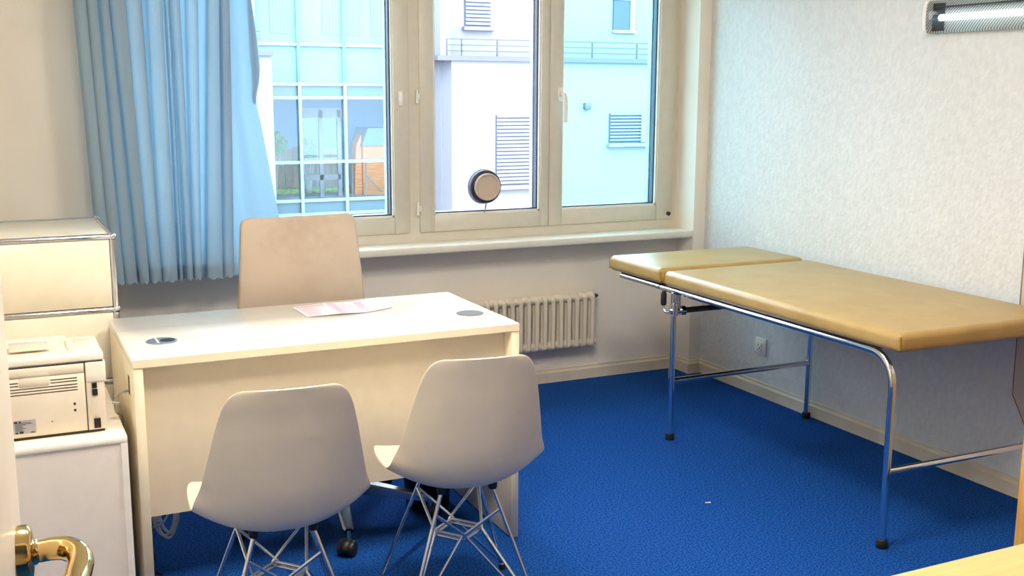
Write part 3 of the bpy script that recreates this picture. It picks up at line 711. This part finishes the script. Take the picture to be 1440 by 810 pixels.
for (x, y, o_) in ((2.5755, 2.5335, cm), (3.3465, 2.5335, cm), (2.5755, 3.8745, cm), (2.5755, 3.9105, ch_), (2.5755, 4.3295, ch_)):
    MB().tube([(x, y, .677), (x, y, .70), (x, y, .722)], .0034, 8).build('corner_seam', M['vinylseam'], o_)
MB().box((2.585, 3.884, .672), (3.34, 3.903, .70), .004, 1).build('hinge_flap', M['vinylseam'], ch_)
s = MB(); s.box((2.625, 2.66, .652), (3.31, 3.86, .6655)); s.build('support_board', M['dark'], ec)
s = MB(); s.box((2.62, 3.93, .645), (3.31, 4.30, .667)); s.build('head_board', M['dark'], ec)
for x, nm in ((EX0, 'near'), (EX1-.012, 'far')):
    # foot-end leg bends into the side rail
    pts = [(x, FY0, .012), (x, FY0, RZ-.11)]+[(x, FY0+.10-.10*cos(a), RZ-.10+.10*sin(a)) for a in [pi/2*i/10 for i in range(1, 11)]]+[(x, FY1+.05, RZ), (x, 3.915, RZ)]
    s = MB(); s.tube(pts, rt, 14); s.build('side_rail', M['chrome'], ec)
    s = MB(); s.tube([(x, FY1, .012), (x, FY1, RZ-.008)], rt, 14); s.build('leg', M['chrome'], ec)
    s = MB(); s.tube([(x, 3.93, RZ+.001), (x, 4.25, RZ+.001)], rt*.93, 14); s.tube([(x, 3.905, RZ), (x, 3.94, RZ)], rt*.75, 12); s.build('head_rail', M['satin'], ec)
    for y in (FY0, FY1):
        s = MB(); s.lathe([(.0185, 0), (.0195, .002), (.0185, .026), (.017, .028), (.0135, .0285)], 'z', (x, y, 0), 18); s.build('foot_cap', M['rubber'], ec)
for y in (FY0, FY1):
    s = MB(); s.tube([(EX0, y, .262), (EX1-.012, y, .262)], rt*.92, 12); s.build('cross_bar', M['chrome'], ec)
# head-section adjusting bar with clamp handle
s = MB(); s.tube([(EX0+.03, FY1-.006, .566), (EX1-.03, FY1-.006, .566)], .0125, 12); bar = s.build('adjusting_bar', M['darkgrey'], ec)
s = MB(); s.tube([(EX0-.03, FY1-.012, .566), (EX0+.03, FY1-.008, .566)], .011, 12); s.tube([(EX0+.028, FY1-.007, .566), (EX0+.05, FY1-.007, .566)], .020, 14); s.tube([(EX0-.004, FY1-.015, .55), (EX0-.004, FY1-.015, .60)], .015, 12)
s.tube(spline([(EX0-.03, FY1-.012, .566), (EX0-.042, FY1-.0, .566), (EX0-.044, FY1+.008, .578), (EX0-.044, FY1+.010, .60)], 5), .006, 8)
s.build('clamp', M['chrome'], bar)
s = MB(); s.tube([(EX0-.044, FY1+.010, .592), (EX0-.044, FY1+.011, .60), (EX0-.043, FY1+.013, .64), (EX0-.042, FY1+.014, .652)], [.010, .0125, .0125, .009], 12); s.build('grip', M['rubber'], bar)
s = MB(); s.tube([(EX0+.022, FY1-.005, .57), (EX0+.022, FY1-.004, RZ-.002)], .0075, 10); s.build('stay_rod', M['satin'], ec)

# ------------------------------------------------------------------ right wall fittings
ou = thing('wall_outlet', 'white three-hole wall outlet low on the right wall behind the couch', 'outlet', (XR, 4.225, .248))
s = MB(); s.box((-.010, -.042, -.042), (0, .042, .042), .003, 2); op = s.build('cover_plate', M['whiteplastic'], ou)
s = MB(); s.box((-.0125, -.026, -.026), (-.0095, .026, .026), .002, 1); s.build('insert', M['whiteplastic'], ou)
s = MB()
for y, z in ((-.012, .006), (.012, .006), (0, -.006)): s.lathe([(.0042, -.0130), (.0042, -.0122)], 'x', (0, y, z), 10)
for y, z in ((-.012, .016), (.012, .016), (-.012, -.014), (.012, -.014)): s.lathe([(.003, -.0130), (.003, -.0122)], 'x', (0, y, z), 10)
s.build('pin_holes', M['slot'], ou)

lp = thing('wall_lamp', 'wall lamp with prismatic clear cover, high on the right wall above the couch', 'lamp', (XR, 0, 1.767))
LY0, LY1, LH, LD = 2.20, 3.268, .0625, .046
def dprof(h, d, n=28):
    return [(-d*max(0, cos(a))**.32, h*math.copysign(abs(sin(a))**.75, sin(a))) for a in [-pi/2+pi*i/n for i in range(n+1)]]
s = MB(); s.box((-.010, LY0, -LH+.002), (-.0005, LY1+.01, LH-.002), .002, 1); s.build('back_tray', M['reflector'], lp)
s = MB(); pf = dprof(LH, LD-.002); s.grid([[(x, y, z) for x, z in pf] for y in (LY0, LY1)]); o = s.build('prismatic_cover', M['prism'], lp)
for a, b in ((LY1, LY1+.016), (LY0-.016, LY0)):
    s = MB(); k = dprof(LH+.002, LD+.002); A = [s.bm.verts.new((x, a, z)) for x, z in k]; B = [s.bm.verts.new((x, b, z)) for x, z in k]
    fs = [s.bm.faces.new((A[i], A[i+1], B[i+1], B[i])) for i in range(len(k)-1)]; s._cap(B); s._cap(A[::-1]); s.bm.faces.new((A[0], B[0], B[-1], A[-1]))
    s.build('end_cap', M['lampwhite'], lp)
s = MB(); s.tube([(-.027, LY0+.04, -.004), (-.027, LY1-.052, -.004)], .013, 16); s.build('fluorescent_tube', M['tube'], lp)
for y in (LY1-.052, LY0+.012):
    s = MB(); s.box((-.040, y+.026, -.010), (-.0115, y+.046, .022), .002, 1); q = s.build('lamp_holder', M['lampwhite'], lp)
    s = MB(); s.tube([(-.027, y-.002, -.004), (-.027, y+.026, -.004)], .0135, 14); s.build('tube_end', M['darkgrey'], q)
s = MB(); s.box((-.0115, LY1-.060, -LH+.01), (-.0102, LY1-.001, LH-.01)); s.build('holder_plate', M['dark'], lp)
s = MB(); s.box((-.03, LY0+.03, .034), (-.0102, LY1-.03, .039), .001, 1); s.build('inner_rail', M['darkgrey'], lp)

bd = thing('beige_board', "pinkish beige board on the right wall past the couch's foot end", 'board', (0, 0, 0))
poly = [(2.20, 1.00), (2.757, 1.00), (2.753, .385), (2.69, .285), (2.50, .073), (2.20, .073)]
MB().prism(poly, 'x', XR-.0125, XR-.0025).build('board', M['beigepanel'], bd)
s = MB()
for p, q in zip(poly[1:3], poly[2:4]): s.tube([(XR-.0125, p[0], p[1]), (XR-.0125, q[0], q[1])], .0022, 6)
s.build('edge_strip', M['boardedge'], bd)

# ------------------------------------------------------------------ wooden furniture at the near right
tb = thing('wooden_table', 'beech table whose corner shows at the lower right', 'table', (0, 0, 0))
bx('tabletop', (1.02, .50, .722), (1.95, 1.190, .75), M['beech'], tb, .003, 2)
for x in (1.07, 1.90):
    for y in (.55, 1.14):
        s = MB(); s.box((x-.025, y-.025, 0), (x+.025, y+.025, .722), .003, 2); s.build('leg', M['beechv'], tb)
s = MB(); s.box((1.07, .545, .64), (1.9, .565, .722)); s.box((1.07, 1.125, .64), (1.9, 1.145, .722)); s.build('apron', M['beech'], tb)
wc = thing('wooden_cabinet', 'beech cabinet standing behind the table at the right edge', 'cabinet', (0, 0, 0))
s = MB(); s.box((2.382, 1.46, .0), (2.402, 1.90, .90), .001, 1); s.box((3.34, 1.46, 0), (3.36, 1.90, .90), .001, 1); s.box((2.402, 1.46, .88), (3.34, 1.90, .90)); s.box((2.402, 1.46, .06), (3.34, 1.90, .08)); s.box((2.402, 1.885, .08), (3.34, 1.897, .88))
s.build('carcass', M['beechv'], wc)
for k in range(2):
    x0 = 2.404+.469*k; d = MB().box((x0, 1.442, .085), (x0+.466, 1.459, .875), .001, 1).build('door', M['beechv'], wc)
    hx = x0+(.42 if k == 0 else .046); s = MB(); s.tube([(hx, 1.415, .45), (hx, 1.415, .57)], .005, 8); s.tube([(hx, 1.415, .46), (hx, 1.442, .46)], .004, 8); s.tube([(hx, 1.415, .56), (hx, 1.442, .56)], .004, 8); s.build('handle', M['satin'], d)

# ------------------------------------------------------------------ door with brass lever
DA = R(5); dr = bpy.data.objects.new('door_1', None); C.objects.link(dr); struct(dr, 'white room door standing open at the left')
dr.location = (.0085, 1.166, 0); dr.rotation_euler = (0, 0, -DA)     # local -Y runs from the free edge to the hinge, +X faces the room
s = MB(); s.box((-.04, -.86, .008), (0, 0, 2.02), .002, 1); s.build('door_leaf', M['door'], dr)
HZ, HY = 1.046, -.060
s = MB(); s.lathe([(.0275, -.002), (.0275, .009), (.025, .013), (.018, .0142), (.014, .0145)], 'x', (0, HY, HZ), 32)
rs = s.build('handle_rosette', M['brass'], dr)
s = MB(); s.tube([(.012, HY, HZ), (.017, HY, HZ), (.018, HY, HZ), (.023, HY, HZ)], [.0125, .0125, .0108, .0105], 20)
pth = spline([(.019, HY, HZ), (.032, HY, HZ+.001), (.044, HY-.004, HZ+.001), (.054, HY-.018, HZ), (.057, HY-.038, HZ-.002), (.0535, HY-.07, HZ-.004), (.051, HY-.105, HZ-.004), (.050, HY-.125, HZ-.003)], 6)
s.tube(pth, [.0108+.0012*min(1, i/14) for i in range(len(pth)-2)]+[.011, .007], 20); s.build('handle_lever', M['brass'], dr)

# small scraps on the carpet
s = MB(); s.tube([(2.292, 3.141, .003), (2.309, 3.131, .004)], [.0018, .0030], 6)
tag(s.build('thread_scrap', M['cablewhite']), 'tiny white scrap lying on the open carpet', 'scrap')

# ------------------------------------------------------------------ ceiling lamps added for warm fill (unseen, above the frame)
for (x, y, lb) in ((.45, 1.9, 'round ceiling lamp added for warm fill near the left wall'), (1.5, 2.5, 'round ceiling lamp added for warm fill above the middle of the room')):
    cl = thing('fill_lamp', lb, 'lamp', (x, y, ZC))
    s = MB(); s.lathe([(.26, -.001), (.26, -.04), (.25, -.05)], 'z', (0, 0, 0), 32); s.build('lamp_base', M['lampwhite'], cl)
    s = MB(); s.lathe([(.245, -.045), (.24, -.075), (.2, -.10), (.1, -.115)], 'z', (0, 0, 0), 32); s.build('lamp_glass', M['litroom'], cl)
# ------------------------------------------------------------------ outside
GZ = -1.7
struct(bx('ground', (-40, 5.4, GZ-.3), (60, 60, GZ), M['ground']), 'paved yard outside')
YB, YG = 24.0, 25.6
bl = thing('neighbouring_building', 'white rendered building with a glazed stair hall, seen through the windows', 'building', (0, 0, 0))
TOP = 5.2
bx('wall', (9.93, YB, GZ), (24, 34, 2.12), M['facade'], bl)
bx('wall', (-12, YB, GZ), (5.76, 34, 2.16), M['facade'], bl)
bx('upper_wall', (10.15, YB+1.1, 2.12), (24, 34, TOP), M['facade'], bl)
bx('upper_wall', (-12, YB+1.1, 2.16), (5.68, 34, TOP), M['facade'], bl)
bx('side_wall', (9.90, YG-1.0, GZ), (10.15, YG+.5, TOP), M['facade'], bl)
bx('roof_ledge', (9.55, YB-.10, 2.11), (24, YB+1.1, 2.22), M['ledge'], bl)
bx('roof_ledge', (-12, YB-.10, 2.15), (5.80, YB+1.1, 2.25), M['ledge'], bl)
def railing(x0, x1, z0, z1, y, post, rails):
    s = MB()
    x = x0; 
    while x <= x1+.01:
        s.box((x-.016, y-.016, z0), (x+.016, y+.016, z1)); x += post
    for k in range(rails):
        z = z1-(z1-z0)*k/(rails); s.box((x0, y-.014, z-.015), (x1, y+.014, z+.015))
    s.box((x0+.35, y-.014, z0), (x0+.378, y+.014, z1)); s.build('railing', M['rail'], bl)
railing(9.84, 18.0, 2.2, 2.60, YB+.05, 1.28, 3)
railing(2.0, 5.56, 2.2, 2.66, YB+.05, 1.2, 3)
def shutter(x0, x1, z0, z1, y, n, gap, dark, part, slat=.62):
    s = MB(); s.box((x0, y-.02, z0), (x1, y+.02, z1)); f = s.build(part, M['blindgap'] if dark else M['blind'], bl)
    s = MB(); h = (z1-z0)/n
    for k in range(n):
        z = z0+h*k; s.box((x0+.02, y-.06, z+h*(1-slat)), (x1-.02, y-.02, z+h*.98))
    s.build('blind_slats', M['facade'] if dark else M['blind'], f)
    s = MB(); s.box((x0-.06, y-.16, z0-.10), (x1+.06, y+.02, z0-.02)); s.build('window_sill', M['facade'], f)
    return f
shutter(11.05, 12.75, -.80, .86, YB, 19, 0, True, 'window', .66)
f = shutter(14.16, 16.4, .16, .88, YB, 9, 0, True, 'window', .45)
MB().box((15.07, YB-.08, .16), (15.2, YB-.02, .85)).build('window_post', M['facade'], f)
shutter(10.72, 11.42, 2.96, 4.3, YB+1.1, 15, 0, True, 'window', .62)
s = MB(); s.box((14.86, YB+1.06, 2.97), (15.48, YB+1.099, 3.72)); f = s.build('window', M['blindgap'], bl)
s = MB(); s.box((14.84, YB+1.02, 2.90), (15.54, YB+1.08, 2.968)); s.box((15.36, YB+1.04, 2.972), (15.49, YB+1.059, 3.72)); s.box((14.84, YB+1.035, 3.722), (15.50, YB+1.065, 3.78)); s.build('window_frame', M['blind'], f)
s = MB(); s.box((13.42, YB-.12, .98), (13.58, YB, 1.14), .01, 1); s.build('wall_light', M['ledge'], bl)
# glazed stair hall
sc_ = YG/24
GX0, GX1 = 4.9, 9.95
mx_ = [6.33*sc_, 7.35*sc_, 8.365*sc_]; mx_ = [mx_[0]-1.06*sc_]+mx_+[mx_[2]+1.02*sc_]
def gz(z): return (z-1.49)*sc_+1.49
tz = [gz(3.62), gz(2.40), gz(1.555), gz(1.265), gz(-.135), gz(-.985), gz(-1.29)]
s = MB()
for x in mx_: s.box((x-.035, YG-.10, GZ), (x+.035, YG+.05, TOP))
for x in mx_[3:]: s.box((x+.08, YG-.08, GZ), (x+.13, YG+.05, TOP))
for z in tz: s.box((GX0, YG-.07, z-.035), (GX1, YG+.04, z+.035))
s.build('glazing_bars', M['aqua'], bl)
for x in mx_: MB().box((x-.022, YG-.115, tz[2]+.06), (x+.022, YG-.101, TOP)).build('bar_cover', M['barcover'], bl)
bx('reflection_glazing', (GX0, YG, tz[2]), (GX1, YG+.03, TOP), M['upper'], bl)  # the white facade mirrored in these panes is put into their colour
bx('spandrel_band', (GX0, YG, tz[3]), (GX1, YG+.03, tz[2]), M['spandrel'], bl)
bx('spandrel_band', (GX0, YG, tz[6]), (GX1, YG+.03, tz[5]), M['spandrel'], bl)
s = MB(); s.box((GX0, YG, tz[5]), (GX1, YG+.02, tz[3])); s.build('hall_glazing', M['glass_ext'], bl)
# faint reflection of shuttered windows, built as pale slats on the upper glazing
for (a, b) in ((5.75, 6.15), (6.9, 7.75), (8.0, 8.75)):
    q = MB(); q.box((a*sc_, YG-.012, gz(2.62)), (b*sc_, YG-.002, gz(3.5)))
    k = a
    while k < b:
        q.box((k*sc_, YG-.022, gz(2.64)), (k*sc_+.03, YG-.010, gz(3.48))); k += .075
    q.build('shutter_reflection', M['upper'], bl)
bx('hall_wall', (GX0-.6, YG+3.2, GZ), (GX1+.6, YG+3.3, TOP), M['lobby'], bl)
bx('hall_ceiling', (GX0-.6, YG+.05, tz[3]+.15), (GX1+.6, YG+3.2, tz[3]+.25), M['lobby'], bl)
bx('hall_wall', (GX1, YG+.05, GZ), (GX1+.1, YG+3.2, tz[3]+.15), M['lobby'], bl)
bx('hall_floor', (GX0-.6, YG+.05, GZ+.0), (GX1, YG+3.2, gz(-1.0)), M['lobbyfloor'], bl)
s = MB(); zd = gz(-1.0); k = sc_*1.03  # white door frames reflected in the hall glass, modelled behind it
for x in (6.42, 6.86, 7.28): s.box((x*k-.05, YG+1.0, zd), (x*k+.05, YG+1.06, gz(.98)))
s.box((6.38*k, YG+1.0, gz(.80)), (7.42*k, YG+1.06, gz(1.02))); s.box((6.42*k, YG+1.0, gz(-.62)), (7.3*k, YG+1.06, gz(-.5)))
s.build('reflected_door', M['facade'], bl)
bx('reflected_door_glass', (6.44*k, YG+1.02, zd), (7.3*k, YG+1.03, gz(.82)), M['glass_ext'], bl)
# garden, fence, hut and handrail reflected in the hall glass, built behind it
GF = gz(-1.0)
def shrub(x, y, z, r, label):
    t = thing('reflected_shrub', label, 'shrub', (x, y, GF)); rn = random.Random(int(x*100))
    s = MB()
    for q in range(5): s.tube([(.02*(q-2), 0, 0), (.05*(q-2), .02*(q % 2), (z-GF)*.6), (.11*(q-2)*r/.3, .03*(q % 3-1), z-GF)], [.022, .016, .008], 6)
    s.build('stems', M['planter'], t)
    s = MB()
    for q in range(620):
        a, b, rad = rn.uniform(0, 2*pi), rn.uniform(-1.2, 1.5), r*rn.uniform(.45, 1)
        c = Vector((rad*cos(a)*cos(b), rad*.6*sin(a)*cos(b), z-GF+rad*sin(b)*1.05)); d = Vector((rn.uniform(-1, 1), rn.uniform(-1, 1), rn.uniform(-1, 1))).normalized()
        e_ = d.orthogonal().normalized(); L = .06
        s.quad(c-d*L, c+e_*L*.5, c+d*L, c-e_*L*.5)
    s.build('foliage', M['leaf'], t)
shrub(6.44, YG+1.4, .12, .34, 'green shrub reflected in the hall glass, left of the reflected door')
shrub(7.40, YG+1.7, -.05, .26, 'small green shrub reflected in the hall glass, behind the reflected door')
ho = thing('reflected_hut', 'orange timber hut with slate roof reflected in the hall glass', 'hut', (8.0*sc_*1.05, YG+1.3, GF))
s = MB(); s.box((-.36, -.3, 0), (.50, .5, 1.22)); s.build('hut_wall', M['timber'], ho)
s = MB(); s.prism([(-.40, 1.222), (-.24, 1.66), (.26, 1.66), (.50, 1.222)], 'y', -.36, .56); s.build('hut_roof', M['slate'], ho)
s = MB(); s.prism([(-.56, 0), (-.365, 0), (-.365, 1.5), (-.50, 1.22)], 'y', -.2, .2); s.build('hut_gable', M['timber'], ho)
fe = thing('reflected_fence', 'grey-brown board fence reflected in the hall glass behind the shrubs', 'fence', (0, YG+2.3, GF))
for k in range(15):
    x = 5.35+.2*k; MB().box((x, 0, .06), (x+.19, .02, 1.16-.03*(k % 3))).build('board', M['fenceboard'], fe)
MB().box((5.3, .021, .25), (8.4, .05, .33)).build('rail', M['fenceboard'], fe)
for k in range(4): MB().box((5.4+.95*k, .051, 0), (5.48+.95*k, .11, 1.1)).build('post', M['fenceboard'], fe)
gr_ = bx('reflected_grass', (5.6, YG+1.95, GF), (8.3, YG+2.2, GF+.12), M['grass']); tag(gr_, 'strip of grass reflected low in the hall glass', 'grass', None, 'stuff')
s = MB(); s.tube([(7.95*sc_, YG+.40, GF+.55), (8.3*sc_, YG+.40, GF+.12)], .015, 6); s.tube([(7.95*sc_, YG+.40, GF), (7.95*sc_, YG+.40, GF+.95)], .02, 6); s.tube([(7.45*sc_, YG+.40, GF+.82), (7.95*sc_, YG+.40, GF+.88)], .015, 6); s.tube([(7.62*sc_, YG+.40, GF), (7.62*sc_, YG+.40, GF+.8)], .014, 6)
tag(s.build('reflected_handrail', M['facade']), 'white metal handrail reflected in the hall glass', 'handrail')

# ------------------------------------------------------------------ light
wd = bpy.data.worlds.new('sky'); SC.world = wd; wd.use_nodes = True
bg = wd.node_tree.nodes['Background']; bg.inputs['Color'].default_value = (.70, .85, 1, 1); bg.inputs['Strength'].default_value = 7.6
sun = bpy.data.lights.new('sun', 'SUN'); sun.energy = .9; sun.angle = R(.53); sun.color = (1, .97, .93)
so = bpy.data.objects.new('sun', sun); C.objects.link(so); so.rotation_euler = Vector((.35, 1, -.75)).to_track_quat('-Z', 'Y').to_euler()
M['litroom'].node_tree.nodes['Principled BSDF'].inputs['Emission Strength'].default_value = 33
pl = bpy.data.lights.new('window_portal', 'AREA'); pl.shape = 'RECTANGLE'; pl.size = JR-JL; pl.size_y = WT-SILL; pl.cycles.is_portal = True
po = bpy.data.objects.new('window_portal', pl); C.objects.link(po); po.location = ((JL+JR)/2, YW+.16, (SILL+WT)/2); po.rotation_euler = (R(-90), 0, 0)

# ------------------------------------------------------------------ camera
cam = bpy.data.cameras.new('camera'); co = bpy.data.objects.new('camera', cam); C.objects.link(co)
f, yaw, pitch, roll = 1550.17, .446942, .179386, .004529
fw = Vector((sin(yaw)*cos(pitch), cos(yaw)*cos(pitch), -sin(pitch))); rt_ = Vector((cos(yaw), -sin(yaw), 0)); up = rt_.cross(fw)
r2 = rt_*cos(roll)+up*sin(roll); u2 = up*cos(roll)-rt_*sin(roll)
co.matrix_world = Matrix(((r2.x, u2.x, -fw.x, 0), (r2.y, u2.y, -fw.y, 0), (r2.z, u2.z, -fw.z, 1.49), (0, 0, 0, 1)))
cam.sensor_width = 36; cam.lens = f/1440*36; cam.clip_start = .02; cam.clip_end = 200
SC.camera = co
SC.view_settings.view_transform = 'Standard'; SC.view_settings.look = 'None'; SC.view_settings.gamma = 1; SC.view_settings.use_curve_mapping = False
SC.view_settings.exposure = .88
SC.cycles.max_bounces = 10; SC.cycles.diffuse_bounces = 6; SC.cycles.transparent_max_bounces = 16; SC.cycles.use_denoising = True
SC.cycles.sample_clamp_indirect = 6
SC.cycles.caustics_reflective = False; SC.cycles.caustics_refractive = False
